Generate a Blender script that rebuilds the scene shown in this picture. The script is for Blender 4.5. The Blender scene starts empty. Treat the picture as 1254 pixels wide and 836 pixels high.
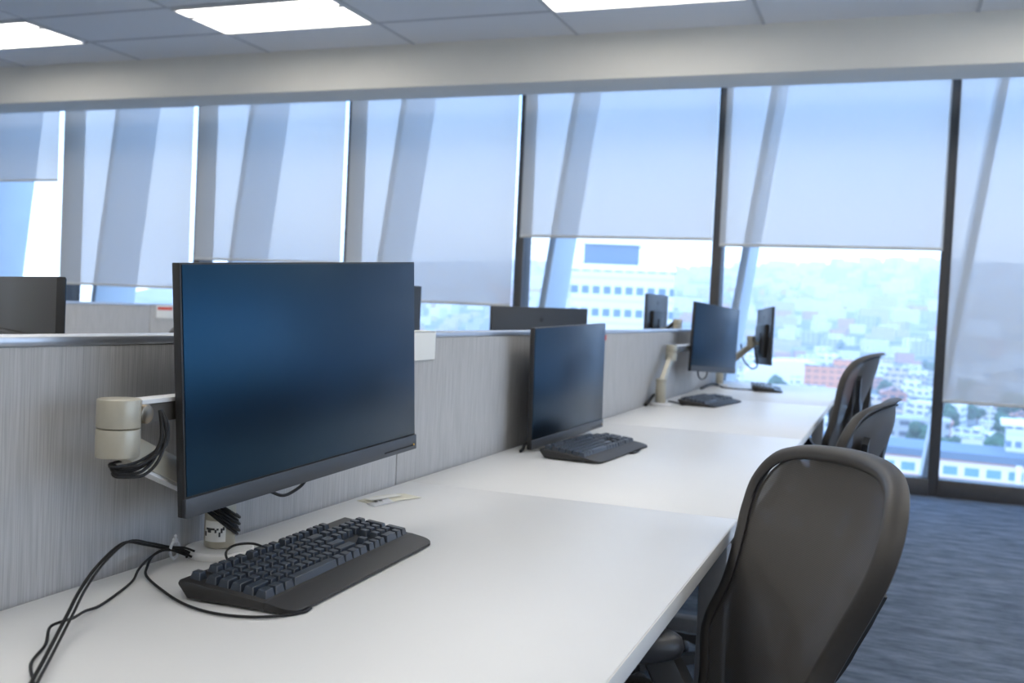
import bpy, bmesh, math, random
from mathutils import Vector, Matrix
R = math.radians
PI = math.pi
scene = bpy.context.scene
COL = scene.collection
random.seed(7)

# ------------------------------------------------------------------ materials
def new_mat(name):
    m = bpy.data.materials.new(name); m.use_nodes = True
    nt = m.node_tree
    return m, nt, nt.nodes['Principled BSDF']

def pmat(name, col, rough=.5, metal=0., spec=.5, noise=0., nscale=30., bump=0., bscale=200., coat=0.):
    m, nt, b = new_mat(name)
    b.inputs['Base Color'].default_value = (*col, 1)
    b.inputs['Roughness'].default_value = rough
    b.inputs['Metallic'].default_value = metal
    b.inputs['Specular IOR Level'].default_value = spec
    b.inputs['Coat Weight'].default_value = coat
    if noise or bump:
        tc = nt.nodes.new('ShaderNodeTexCoord')
    if noise:
        n = nt.nodes.new('ShaderNodeTexNoise'); n.inputs['Scale'].default_value = nscale
        n.inputs['Detail'].default_value = 4
        nt.links.new(tc.outputs['Object'], n.inputs['Vector'])
        r = nt.nodes.new('ShaderNodeValToRGB')
        r.color_ramp.elements[0].position = .3; r.color_ramp.elements[1].position = .7
        r.color_ramp.elements[0].color = (*[c*(1-noise) for c in col], 1)
        r.color_ramp.elements[1].color = (*[min(1, c*(1+noise)) for c in col], 1)
        nt.links.new(n.outputs['Fac'], r.inputs['Fac']); nt.links.new(r.outputs['Color'], b.inputs['Base Color'])
    if bump:
        n2 = nt.nodes.new('ShaderNodeTexNoise'); n2.inputs['Scale'].default_value = bscale
        nt.links.new(tc.outputs['Object'], n2.inputs['Vector'])
        bp = nt.nodes.new('ShaderNodeBump'); bp.inputs['Strength'].default_value = bump; bp.inputs['Distance'].default_value = .001
        nt.links.new(n2.outputs['Fac'], bp.inputs['Height']); nt.links.new(bp.outputs['Normal'], b.inputs['Normal'])
    return m

M = {}
M['desk'] = pmat('white laminate', (.76, .76, .755), .38, spec=.45, noise=.012, nscale=3)
M['deskedge'] = pmat('pale edge band', (.70, .69, .66), .45)
M['desksteel'] = pmat('grey powder coat', (.22, .215, .215), .5, noise=.05)
M['alu'] = pmat('satin aluminium', (.60, .62, .66), .32, metal=.85, noise=.03)
M['cream'] = pmat('champagne painted metal', (.43, .40, .32), .36, metal=.25, noise=.02)
M['creamdark'] = pmat('dark bronze plastic', (.060, .054, .046), .45)
M['bronze'] = pmat('bronze pivot metal', (.26, .215, .16), .3, metal=.8)
M['armwhite'] = pmat('white plastic', (.74, .74, .74), .4, noise=.02)
M['plastic'] = pmat('black plastic', (.017, .017, .018), .42, bump=.05, bscale=600)
M['monback'] = pmat('monitor back plastic', (.007, .0072, .008), .5)
M['chin'] = pmat('charcoal bezel', (.050, .055, .064), .42)
M['slot'] = pmat('black gap', (.004, .004, .004), .5)
M['kb'] = pmat('keyboard body', (.020, .019, .019), .5, bump=.08, bscale=900)
M['key'] = pmat('keycap', (.022, .031, .046), .28, spec=.75)
M['cable'] = pmat('cable jacket', (.010, .010, .011), .5, spec=.3)
M['rim'] = pmat('chair frame plastic', (.043, .039, .036), .48, noise=.05, nscale=60)
M['chairdark'] = pmat('chair graphite plastic', (.022, .022, .023), .42)
M['armpad'] = pmat('arm pad soft plastic', (.028, .028, .03), .38)
M['paint'] = pmat('white wall paint', (.80, .79, .76), .7, noise=.01)
M['fascia'] = pmat('cream painted soffit', (.80, .775, .71), .65, noise=.012, nscale=5)
M['mullion'] = pmat('dark bronze aluminium', (.085, .08, .078), .4, metal=.3, noise=.05)
M['fin'] = pmat('silver blue fin', (.62, .70, .78), .45, metal=.3, noise=.03, nscale=3)
M['paper'] = pmat('paper', (.80, .79, .74), .7)
M['paperyellow'] = pmat('ivory card', (.74, .71, .58), .6)
M['ink'] = pmat('dark ink', (.05, .05, .05), .6)
M['red'] = pmat('red print', (.65, .08, .05), .55)
M['amber'] = pmat('amber plastic', (.8, .45, .05), .4)
M['tie'] = pmat('clear white cable tie', (.62, .63, .65), .35)
M['gridbar'] = pmat('ceiling grid paint', (.55, .56, .58), .5)
M['rod'] = pmat('blind bar', (.62, .62, .60), .4)
M['vent'] = pmat('dark diffuser slot', (.03, .03, .032), .5)

def streak_fabric(name, col, dark):
    m, nt, b = new_mat(name)
    tc = nt.nodes.new('ShaderNodeTexCoord'); mp = nt.nodes.new('ShaderNodeMapping')
    mp.inputs['Scale'].default_value = (430, 430, 10)
    nt.links.new(tc.outputs['Object'], mp.inputs['Vector'])
    n = nt.nodes.new('ShaderNodeTexNoise'); n.inputs['Scale'].default_value = 1; n.inputs['Detail'].default_value = 3
    nt.links.new(mp.outputs['Vector'], n.inputs['Vector'])
    r = nt.nodes.new('ShaderNodeValToRGB')
    r.color_ramp.elements[0].position = .34; r.color_ramp.elements[1].position = .66
    r.color_ramp.elements[0].color = (*dark, 1); r.color_ramp.elements[1].color = (*col, 1)
    nt.links.new(n.outputs['Fac'], r.inputs['Fac']); nt.links.new(r.outputs['Color'], b.inputs['Base Color'])
    b.inputs['Roughness'].default_value = .85; b.inputs['Specular IOR Level'].default_value = .2
    bp = nt.nodes.new('ShaderNodeBump'); bp.inputs['Strength'].default_value = .35; bp.inputs['Distance'].default_value = .001
    nt.links.new(n.outputs['Fac'], bp.inputs['Height']); nt.links.new(bp.outputs['Normal'], b.inputs['Normal'])
    return m
M['fabric'] = streak_fabric('panel fabric', (.50, .495, .49), (.39, .385, .38))

def carpet():
    m, nt, b = new_mat('carpet')
    tc = nt.nodes.new('ShaderNodeTexCoord')
    mp = nt.nodes.new('ShaderNodeMapping'); mp.inputs['Scale'].default_value = (3.2, 9, 1)
    nt.links.new(tc.outputs['Object'], mp.inputs['Vector'])
    n = nt.nodes.new('ShaderNodeTexNoise'); n.inputs['Scale'].default_value = 1.6; n.inputs['Detail'].default_value = 9; n.inputs['Roughness'].default_value = .72
    nt.links.new(mp.outputs['Vector'], n.inputs['Vector'])
    r = nt.nodes.new('ShaderNodeValToRGB')
    e = r.color_ramp.elements
    e[0].position = .36; e[0].color = (.080, .104, .14, 1)
    e[1].position = .64; e[1].color = (.205, .24, .295, 1)
    nt.links.new(n.outputs['Fac'], r.inputs['Fac']); nt.links.new(r.outputs['Color'], b.inputs['Base Color'])
    b.inputs['Roughness'].default_value = .9; b.inputs['Specular IOR Level'].default_value = .15
    n2 = nt.nodes.new('ShaderNodeTexNoise'); n2.inputs['Scale'].default_value = 350
    nt.links.new(tc.outputs['Object'], n2.inputs['Vector'])
    bp = nt.nodes.new('ShaderNodeBump'); bp.inputs['Strength'].default_value = .5; bp.inputs['Distance'].default_value = .004
    nt.links.new(n2.outputs['Fac'], bp.inputs['Height']); nt.links.new(bp.outputs['Normal'], b.inputs['Normal'])
    return m
M['carpet'] = carpet()

def screen_mat():
    m, nt, b = new_mat('anti glare screen')
    b.inputs['Base Color'].default_value = (.004, .005, .007, 1)
    b.inputs['Roughness'].default_value = .3
    b.inputs['IOR'].default_value = 1.65
    b.inputs['Specular Tint'].default_value = (.13, .54, 1.0, 1)      # blue anti-reflection coating
    return m
M['screen'] = screen_mat()

def blind_mat():
    m, nt, b = new_mat('roller blind screen cloth')
    nt.nodes.remove(b)
    out = nt.nodes['Material Output']
    tc = nt.nodes.new('ShaderNodeTexCoord')
    n = nt.nodes.new('ShaderNodeTexNoise'); n.inputs['Scale'].default_value = 700
    nt.links.new(tc.outputs['Object'], n.inputs['Vector'])
    r = nt.nodes.new('ShaderNodeValToRGB')
    r.color_ramp.elements[0].color = (.62, .60, .56, 1); r.color_ramp.elements[1].color = (.76, .735, .69, 1)
    nt.links.new(n.outputs['Fac'], r.inputs['Fac'])
    d = nt.nodes.new('ShaderNodeBsdfDiffuse'); nt.links.new(r.outputs['Color'], d.inputs['Color'])
    t = nt.nodes.new('ShaderNodeBsdfTranslucent'); t.inputs['Color'].default_value = (.70, .70, .68, 1)
    mx = nt.nodes.new('ShaderNodeMixShader'); mx.inputs[0].default_value = .24
    nt.links.new(d.outputs[0], mx.inputs[1]); nt.links.new(t.outputs[0], mx.inputs[2])
    tr = nt.nodes.new('ShaderNodeBsdfTransparent'); tr.inputs['Color'].default_value = (.92, .95, 1, 1)
    mx2 = nt.nodes.new('ShaderNodeMixShader'); mx2.inputs[0].default_value = .20
    nt.links.new(mx.outputs[0], mx2.inputs[1]); nt.links.new(tr.outputs[0], mx2.inputs[2])
    nt.links.new(mx2.outputs[0], out.inputs['Surface'])
    return m
M['blind'] = blind_mat()

def glass_mat():
    m, nt, b = new_mat('window glass')
    nt.nodes.remove(b); out = nt.nodes['Material Output']
    tr = nt.nodes.new('ShaderNodeBsdfTransparent'); tr.inputs['Color'].default_value = (.95, .975, 1.0, 1)
    g = nt.nodes.new('ShaderNodeBsdfGlossy'); g.inputs['Roughness'].default_value = .02
    f = nt.nodes.new('ShaderNodeFresnel'); f.inputs['IOR'].default_value = 1.35
    mx = nt.nodes.new('ShaderNodeMixShader')
    ge = nt.nodes.new('ShaderNodeNewGeometry'); mu = nt.nodes.new('ShaderNodeMath'); mu.operation = 'SUBTRACT'; mu.use_clamp = True
    m2 = nt.nodes.new('ShaderNodeMath'); m2.operation = 'MULTIPLY'; mu.inputs[0].default_value = 1
    nt.links.new(ge.outputs['Backfacing'], mu.inputs[1]); nt.links.new(f.outputs[0], m2.inputs[0]); nt.links.new(mu.outputs[0], m2.inputs[1])
    nt.links.new(m2.outputs[0], mx.inputs[0]); nt.links.new(tr.outputs[0], mx.inputs[1]); nt.links.new(g.outputs[0], mx.inputs[2])
    nt.links.new(mx.outputs[0], out.inputs['Surface'])
    return m
M['glass'] = glass_mat()

def mesh_cloth():
    m, nt, b = new_mat('woven chair mesh')
    out = nt.nodes['Material Output']
    tc = nt.nodes.new('ShaderNodeTexCoord')
    w = nt.nodes.new('ShaderNodeTexWave'); w.wave_type = 'BANDS'; w.bands_direction = 'Z'
    w.inputs['Scale'].default_value = 120; w.inputs['Distortion'].default_value = .25; w.inputs['Detail'].default_value = 1
    nt.links.new(tc.outputs['Object'], w.inputs['Vector'])
    w2 = nt.nodes.new('ShaderNodeTexWave'); w2.wave_type = 'BANDS'; w2.bands_direction = 'X'
    w2.inputs['Scale'].default_value = 120; w2.inputs['Distortion'].default_value = .25
    nt.links.new(tc.outputs['Object'], w2.inputs['Vector'])
    mul = nt.nodes.new('ShaderNodeMath'); mul.operation = 'MULTIPLY'
    nt.links.new(w.outputs['Fac'], mul.inputs[0]); nt.links.new(w2.outputs['Fac'], mul.inputs[1])
    r = nt.nodes.new('ShaderNodeValToRGB')
    r.color_ramp.elements[0].color = (.070, .064, .060, 1); r.color_ramp.elements[1].color = (.130, .120, .112, 1)
    nt.links.new(w.outputs['Fac'], r.inputs['Fac']); nt.links.new(r.outputs['Color'], b.inputs['Base Color'])
    b.inputs['Roughness'].default_value = .55; b.inputs['Specular IOR Level'].default_value = .3
    tr = nt.nodes.new('ShaderNodeBsdfTransparent')
    mr = nt.nodes.new('ShaderNodeMapRange'); mr.inputs['From Min'].default_value = .3; mr.inputs['From Max'].default_value = .8
    mr.inputs['To Min'].default_value = .05; mr.inputs['To Max'].default_value = .26
    nt.links.new(mul.outputs[0], mr.inputs['Value'])
    mx = nt.nodes.new('ShaderNodeMixShader'); nt.links.new(mr.outputs[0], mx.inputs[0])
    nt.links.new(b.outputs[0], mx.inputs[1]); nt.links.new(tr.outputs[0], mx.inputs[2])
    nt.links.new(mx.outputs[0], out.inputs['Surface'])
    return m
M['mesh'] = mesh_cloth()

def lamp_mat(strength):
    m, nt, b = new_mat('lit luminaire diffuser')
    b.inputs['Base Color'].default_value = (.9, .9, .9, 1)
    b.inputs['Emission Color'].default_value = (1, .965, .90, 1)
    b.inputs['Emission Strength'].default_value = strength
    return m
M['lamp'] = lamp_mat(8.3)

def ceiling_mat():
    m, nt, b = new_mat('mineral ceiling tile')
    tc = nt.nodes.new('ShaderNodeTexCoord')
    n = nt.nodes.new('ShaderNodeTexNoise'); n.inputs['Scale'].default_value = 90
    nt.links.new(tc.outputs['Object'], n.inputs['Vector'])
    r = nt.nodes.new('ShaderNodeValToRGB')
    r.color_ramp.elements[0].color = (.80, .805, .82, 1); r.color_ramp.elements[1].color = (.86, .865, .88, 1)
    nt.links.new(n.outputs['Fac'], r.inputs['Fac']); nt.links.new(r.outputs['Color'], b.inputs['Base Color'])
    b.inputs['Roughness'].default_value = .9
    return m
M['tile'] = ceiling_mat()

def facade_mat(name, wall, band, glassc, fx, fz, lo=.25, hi=.7):
    """rows of windows on a far building, by object-space bricks"""
    m, nt, b = new_mat(name)
    tc = nt.nodes.new('ShaderNodeTexCoord')
    sep = nt.nodes.new('ShaderNodeSeparateXYZ'); nt.links.new(tc.outputs['Object'], sep.inputs[0])
    def frac(sock, scale, off=0.):
        a = nt.nodes.new('ShaderNodeMath'); a.operation = 'MULTIPLY_ADD'; a.inputs[1].default_value = scale; a.inputs[2].default_value = off
        nt.links.new(sock, a.inputs[0])
        f = nt.nodes.new('ShaderNodeMath'); f.operation = 'FRACT'; nt.links.new(a.outputs[0], f.inputs[0]); return f.outputs[0]
    def band_(sock, a0, a1):
        g = nt.nodes.new('ShaderNodeMath'); g.operation = 'GREATER_THAN'; g.inputs[1].default_value = a0; nt.links.new(sock, g.inputs[0])
        l = nt.nodes.new('ShaderNodeMath'); l.operation = 'LESS_THAN'; l.inputs[1].default_value = a1; nt.links.new(sock, l.inputs[0])
        x = nt.nodes.new('ShaderNodeMath'); x.operation = 'MULTIPLY'; nt.links.new(g.outputs[0], x.inputs[0]); nt.links.new(l.outputs[0], x.inputs[1]); return x.outputs[0]
    add = nt.nodes.new('ShaderNodeMath'); add.operation = 'ADD'
    nt.links.new(sep.outputs['X'], add.inputs[0]); nt.links.new(sep.outputs['Y'], add.inputs[1])
    wx = band_(frac(add.outputs[0], 1/fx), .18, .86); fzs = frac(sep.outputs['Z'], 1/fz)
    wz = band_(fzs, lo, hi); bz = band_(fzs, 0., .12)
    w = nt.nodes.new('ShaderNodeMath'); w.operation = 'MULTIPLY'; nt.links.new(wx, w.inputs[0]); nt.links.new(wz, w.inputs[1])
    m1 = nt.nodes.new('ShaderNodeMixRGB'); m1.inputs[1].default_value = (*wall, 1); m1.inputs[2].default_value = (*band, 1); nt.links.new(bz, m1.inputs[0])
    m2 = nt.nodes.new('ShaderNodeMixRGB'); m2.inputs[2].default_value = (*glassc, 1); nt.links.new(w.outputs[0], m2.inputs[0]); nt.links.new(m1.outputs[0], m2.inputs[1])
    nt.links.new(m2.outputs[0], b.inputs['Base Color']); b.inputs['Roughness'].default_value = .7
    return m
M['tower'] = facade_mat('tower facade', (.60, .64, .67), (.50, .55, .60), (.14, .22, .32), 1.7, 3.5, .35, .70)
M['apart'] = facade_mat('apartment facade', (.74, .70, .68), (.70, .42, .38), (.16, .33, .36), 3.6, 3.3, .25, .74)
M['housewhite'] = facade_mat('white house', (.82, .81, .78), (.72, .71, .70), (.16, .2, .25), 4.2, 3.2)
M['housetan'] = facade_mat('tan house', (.60, .50, .40), (.5, .42, .36), (.10, .12, .16), 4.2, 3.2)
M['housebrick'] = facade_mat('brick house', (.58, .26, .18), (.5, .26, .2), (.12, .12, .15), 3.8, 3.2)
M['housegrey'] = facade_mat('grey house', (.40, .42, .44), (.36, .38, .4), (.08, .1, .13), 4.2, 3.2)
M['orange'] = facade_mat('orange block', (.72, .30, .18), (.62, .3, .2), (.4, .2, .15), 4., 3.3)
M['roofwhite'] = pmat('white roof', (.82, .82, .82), .7)
M['roofblue'] = pmat('slate blue roof', (.12, .18, .26), .6)
M['leaf'] = pmat('tree leaves', (.035, .10, .055), .8, noise=.5, nscale=.4)
M['bark'] = pmat('bark', (.08, .06, .045), .9)
def ground_mat():
    m, nt, b = new_mat('city ground')
    tc = nt.nodes.new('ShaderNodeTexCoord')
    v = nt.nodes.new('ShaderNodeTexVoronoi'); v.inputs['Scale'].default_value = .035
    nt.links.new(tc.outputs['Object'], v.inputs['Vector'])
    r = nt.nodes.new('ShaderNodeValToRGB')
    r.color_ramp.elements[0].color = (.05, .09, .09, 1); r.color_ramp.elements[1].color = (.30, .30, .30, 1)
    e = r.color_ramp.elements.new(.45); e.color = (.11, .14, .14, 1)
    sp = nt.nodes.new('ShaderNodeSeparateXYZ'); nt.links.new(v.outputs['Color'], sp.inputs[0])
    nt.links.new(sp.outputs[0], r.inputs['Fac']); nt.links.new(r.outputs['Color'], b.inputs['Base Color'])
    b.inputs['Roughness'].default_value = .9
    return m
M['ground'] = ground_mat()

# ------------------------------------------------------------------ mesh tools
class MB:
    def __init__(s): s.bm = bmesh.new()
    def box(s, c, size, bevel=0., rot=None, seg=2):
        t = bmesh.new(); bmesh.ops.create_cube(t, size=1)
        for v in t.verts: v.co = Vector((v.co.x*size[0], v.co.y*size[1], v.co.z*size[2]))
        if bevel: bmesh.ops.bevel(t, geom=t.edges[:], offset=bevel, segments=seg, affect='EDGES', profile=.5)
        mt = Matrix.Translation(Vector(c))
        if rot is not None: mt = mt @ rot.to_4x4()
        t.transform(mt); s.join(t); return s
    def join(s, t):
        me = bpy.data.meshes.new('tmp'); t.to_mesh(me); t.free(); s.bm.from_mesh(me); bpy.data.meshes.remove(me)
    def cyl(s, p0, p1, r0, r1=None, n=24, bevel=0.):
        r1 = r0 if r1 is None else r1
        p0 = Vector(p0); p1 = Vector(p1); L = (p1-p0).length
        prof = [(0, 0), (r0, 0), (r1, L), (0, L)]
        if bevel: prof = [(0, 0), (r0-bevel, 0), (r0-bevel*.3, bevel*.3), (r0, bevel), (r1, L-bevel), (r1-bevel*.3, L-bevel*.3), (r1-bevel, L), (0, L)]
        q = (p1-p0).to_track_quat('Z', 'Y').to_matrix().to_4x4()
        return s.lathe(prof, Matrix.Translation(p0) @ q, n)
    def lathe(s, prof, mat, n=24):
        t = bmesh.new(); rings = []
        for r, z in prof:
            if r < 1e-6: rings.append([t.verts.new((0, 0, z))])
            else: rings.append([t.verts.new((r*math.cos(2*PI*k/n), r*math.sin(2*PI*k/n), z)) for k in range(n)])
        for a, b in zip(rings, rings[1:]):
            for k in range(n):
                k2 = (k+1) % n
                if len(a) == 1 and len(b) > 1: t.faces.new((a[0], b[k2], b[k]))
                elif len(b) == 1 and len(a) > 1: t.faces.new((a[k], a[k2], b[0]))
                elif len(a) > 1: t.faces.new((a[k], a[k2], b[k2], b[k]))
        t.transform(mat); bmesh.ops.recalc_face_normals(t, faces=t.faces[:]); s.join(t); return s
    def tube(s, pts, r, n=8, closed=False, sub=5, sect=None, up=None):
        """sweep a round (or given flat) section along a smooth path"""
        P = [Vector(p) for p in pts]
        if sub > 1: P = smooth(P, sub, closed)
        t = bmesh.new(); rings = []; N = len(P); prev = None
        for i in range(N):
            a = P[(i-1) % N] if (closed or i > 0) else P[i]; b = P[(i+1) % N] if (closed or i < N-1) else P[i]
            d = (b-a).normalized()
            if up is not None: u = Vector(up[i] if isinstance(up, list) else up)
            else: u = prev if prev is not None else (Vector((0, 0, 1)) if abs(d.z) < .9 else Vector((1, 0, 0)))
            u = (u - d*u.dot(d)).normalized(); prev = u; w = d.cross(u)
            rr = r[i*len(r)//N] if isinstance(r, (list, tuple)) else r
            sc = sect or [(math.cos(2*PI*k/n), math.sin(2*PI*k/n)) for k in range(n)]
            rings.append([t.verts.new(P[i] + w*x*rr + u*y*rr) for x, y in sc])
        n = len(rings[0])
        for i in range(N if closed else N-1):
            A = rings[i]; B = rings[(i+1) % N]
            for k in range(n): t.faces.new((A[k], A[(k+1) % n], B[(k+1) % n], B[k]))
        if not closed:
            t.faces.new(rings[0][::-1]); t.faces.new(rings[-1])
        bmesh.ops.recalc_face_normals(t, faces=t.faces[:]); s.join(t); return s
    def prism(s, poly, axis, a0, a1, bevel=0.):
        """poly of 2-D points extruded along axis (x: points are (y,z); y: (x,z); z: (x,y))"""
        t = bmesh.new()
        f = {'x': lambda p, a: (a, p[0], p[1]), 'y': lambda p, a: (p[0], a, p[1]), 'z': lambda p, a: (p[0], p[1], a)}[axis]
        A = [t.verts.new(f(p, a0)) for p in poly]; B = [t.verts.new(f(p, a1)) for p in poly]; n = len(poly)
        t.faces.new(A); t.faces.new(B[::-1])
        for k in range(n): t.faces.new((A[k], B[k], B[(k+1) % n], A[(k+1) % n]))
        bmesh.ops.recalc_face_normals(t, faces=t.faces[:])
        if bevel: bmesh.ops.bevel(t, geom=t.edges[:], offset=bevel, segments=2, affect='EDGES', profile=.5)
        s.join(t); return s
    def grid(s, fn, nu, nv):
        t = bmesh.new(); V = [[t.verts.new(fn(i/nu, j/nv)) for j in range(nv+1)] for i in range(nu+1)]
        for i in range(nu):
            for j in range(nv):
                t.faces.new((V[i][j], V[i+1][j], V[i+1][j+1], V[i][j+1]))
        bmesh.ops.remove_doubles(t, verts=t.verts[:], dist=1e-6)
        s.join(t); return s
    def build(s, name, mat, parent=None, smooth_angle=40):
        me = bpy.data.meshes.new(name); s.bm.to_mesh(me); s.bm.free()
        me.materials.append(M[mat] if isinstance(mat, str) else mat)
        me.polygons.foreach_set('use_smooth', [True]*len(me.polygons))
        if smooth_angle is not None: me.set_sharp_from_angle(angle=R(smooth_angle))
        o = bpy.data.objects.new(name, me); COL.objects.link(o)
        if parent: o.parent = parent
        return o

def smooth(P, sub, closed=False):
    out = []; n = len(P)
    for i in range(n if closed else n-1):
        p0 = P[(i-1) % n] if (closed or i > 0) else P[i]; p1 = P[i]; p2 = P[(i+1) % n]
        p3 = P[(i+2) % n] if (closed or i+2 < n) else p2
        for k in range(sub):
            t = k/sub
            out.append(.5*((2*p1)+(p2-p0)*t+(2*p0-5*p1+4*p2-p3)*t*t+(3*p1-p0-3*p2+p3)*t**3))
    if not closed: out.append(P[-1].copy())
    return out

def tag(o, label=None, cat=None, group=None, kind=None):
    if label: o['label'] = label
    if cat: o['category'] = cat
    if group: o['group'] = group
    if kind: o['kind'] = kind
    return o
def empty(name, loc, rz=0., label=None, cat=None, group=None, kind=None):
    o = bpy.data.objects.new(name, None); COL.objects.link(o)
    o.location = loc; o.rotation_euler = (0, 0, rz); o.empty_display_size = .05
    return tag(o, label, cat, group, kind)
def struct(o): o['kind'] = 'structure'; return o
KIDS = {}
def copy_tree(o, parent=None):
    c = o.copy(); COL.objects.link(c)
    if parent: c.parent = parent
    for ch in [k for k in bpy.data.objects if k.parent == o and k is not c]: copy_tree(ch, c)
    return c

# ------------------------------------------------------------------ the room shell
WY = 7.302            # window plane
BAY0, BAY = -7.3525, 1.5336
SY, SZ, S2 = 6.42, 2.684, 6.79   # fascia face, its lower edge, inner edge of the soffit
CZ = 2.990            # ceiling
BAY0, BAY = -7.3525, 1.5336
XL, XR, YB = -10.42, BAY0+9*BAY, -4.6

f = MB(); f.box(((XL+XR)/2, (YB+WY)/2+.1, -.06), (XR-XL+.4, WY-YB+.4, .12)); struct(f.build('floor', 'carpet'))
f = MB(); f.box(((XL+XR)/2, (YB+SY)/2, CZ+.05), (XR-XL, SY-YB, .1)); ceil = struct(f.build('ceiling', 'tile'))
f = MB(); f.box(((XL+XR)/2, YB-.1, 1.5), (XR-XL+.4, .2, 3.1)); struct(f.build('wall_rear', 'paint'))
f = MB(); f.box((XL-.1, (YB+WY)/2, 1.5), (.2, WY-YB, 3.1)); struct(f.build('wall_left', 'paint'))
YG = WY-5*BAY
f = MB(); f.box((XR+.1, (YB+YG)/2, 1.5), (.2, YG-YB, 3.1)); struct(f.build('wall_right', 'paint'))
# soffit: cream fascia, its grey underside, blind pocket behind it
f = MB(); f.box(((XL+XR)/2, (SY+S2)/2, (SZ+CZ+.1)/2), (XR-XL, S2-SY, CZ+.1-SZ), bevel=.004); struct(f.build('trim_1', 'fascia'))
f = MB(); f.box(((XL+XR)/2, (S2+WY)/2+.1, 3.24), (XR-XL, WY-S2+.2, .12)); struct(f.build('ceiling_pocket', 'paint'))
# suspended ceiling grid bars
CX0, CS = -5.732, 1.22
ROWS = [SY-.532, SY-.532-.60]
while ROWS[-1] > YB+.3: ROWS.append(ROWS[-1]-.60)
g = MB()
k0 = int(math.floor((XL-CX0)/CS))
for k in range(k0+1, k0+18):
    x = CX0+k*CS
    if XL < x < XR: g.box((x, (YB+SY)/2, CZ-.001), (.022, SY-YB, .008))
for y in ROWS: g.box(((XL+XR)/2, y, CZ-.0012), (XR-XL, .022, .008))
g = struct(g.build('trim_2', 'gridbar'))

# recessed luminaires
def luminaire(x0, y1, label):
    t = empty('ceiling_light', (x0+CS/2, y1-.30, CZ), 0, label, 'ceiling light', 'recessed ceiling lights')
    w, d = CS-.03, .575
    b = MB()
    for sx in (-1, 1): b.box((sx*(w/2-.008), 0, -.008), (.016, d, .022), bevel=.003)
    for sy in (-1, 1): b.box((0, sy*(d/2-.008), -.008), (w, .016, .022), bevel=.003)
    b.build('frame', 'armwhite', t)
    b = MB(); b.box((0, .085, -.006), (w-.034, .372, .008), bevel=.002); b.build('diffuser', 'lamp', t)
    b = MB(); b.box((0, -.195, -.006), (w-.034, .150, .008), bevel=.002); b.build('diffuser', 'lamp', t)
    b = MB(); b.box((0, -.1105, -.010), (w-.034, .028, .014), bevel=.002); b.build('divider', 'desksteel', t)
    return t
lname = {(0, -1): 'recessed white ceiling light cut off by the left edge of the photo',
         (0, 1): 'recessed white ceiling light shown whole at the top left',
         (0, 3): 'recessed white ceiling light above the second window bay with the tall view, mostly cut off at top'}
lname[(0, 3)] = 'recessed white ceiling light at top centre, only its front edge in the photo'
for r in range(0, 6):
    for c in (-3, -1, 1, 3, 5, 7, 9):
        y1 = ROWS[0]-r*1.8
        if y1-.6 < YB or not (XL < CX0+c*CS and CX0+(c+1)*CS < XR): continue
        luminaire(CX0+c*CS, y1, lname.get((r, c), 'recessed white ceiling light in the grid outside the photo'))
b = MB(); b.box((0, 0, 0), (.95, .05, .012), bevel=.003)
v = b.build('ceiling_vent', 'gridbar'); v.location = (CX0-.72, ROWS[1]+.02-.12, CZ-.006)
b = MB(); b.box((0, 0, -.004), (.9, .022, .008)); b.build('slot', 'vent', v)
tag(v, 'dark linear air slot in the ceiling behind the cut off left light', 'air vent')

# ------------------------------------------------------------------ window wall
bottoms = {-2: 1.9, -1: 2.152, 0: 1.193, 1: 1.459, 2: 1.169, 3: 1.710, 4: 1.671, 5: .66, 6: 1.30, 7: 1.0, 8: 1.5, 9: 1.2}
blind_label = {-1: 'shortest roller blind, by the left edge of the photo',
    0: 'roller blind in the bay above the low tan screen, left of the nearest monitor',
    1: 'roller blind whose lower end is hidden behind the nearest monitor top',
    2: 'roller blind ending just above the monitor seen from behind over the screen',
    3: 'roller blind above the view of the white tower',
    4: 'widest looking roller blind above the open view of the hillside city',
    5: 'longest roller blind, at the right edge of the photo'}
n = 0
for k in range(-2, 9):
    x0 = BAY0+k*BAY; x1 = x0+BAY; n += 1
    w = empty('window_%d' % n, (x0, WY, 0)); struct(w)
    b = MB(); b.box((0, .10, 1.57), (.058, .20, 3.14), bevel=.004)
    b.box((0, .01, 1.57), (.07, .03, 3.14), bevel=.004); struct(b.build('mullion', 'mullion', w))
    b = MB(); b.box((BAY/2, .06, .058), (BAY-.058, .16, .116), bevel=.005); struct(b.build('sill', 'mullion', w))
    b = MB(); b.box((BAY/2, .06, 3.11), (BAY-.058, .16, .10), bevel=.005); struct(b.build('head', 'mullion', w))
    b = MB(); b.box((BAY/2, .045, 1.6), (BAY-.058, .008, 2.98)); struct(b.build('pane', 'glass', w))
    # blind
    zb = bottoms[k]
    t = empty('roller_blind', (x0+BAY/2, WY-.065, zb), 0, blind_label.get(k, 'roller blind on the window wall outside the photo'), 'roller blind', 'roller blinds on the window wall')
    hw = BAY/2-.026
    b = MB(); zt = 3.02
    def fn(u, v_, hw=hw, zb=zb, zt=zt): return (-hw+2*hw*u, .002*math.sin(u*9+zb*5)*(1-v_), (zt-zb)*v_)
    b.grid(fn, 12, 6); b.build('cloth', 'blind', t, None)
    b = MB(); b.box((0, 0, -.008), (2*hw, .012, .022), bevel=.004); b.build('bottom_bar', 'rod', t)
    b = MB(); b.cyl((-hw, 0, zt-zb+.02), (hw, 0, zt-zb+.02), .032); b.build('roller', 'rod', t)
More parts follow.
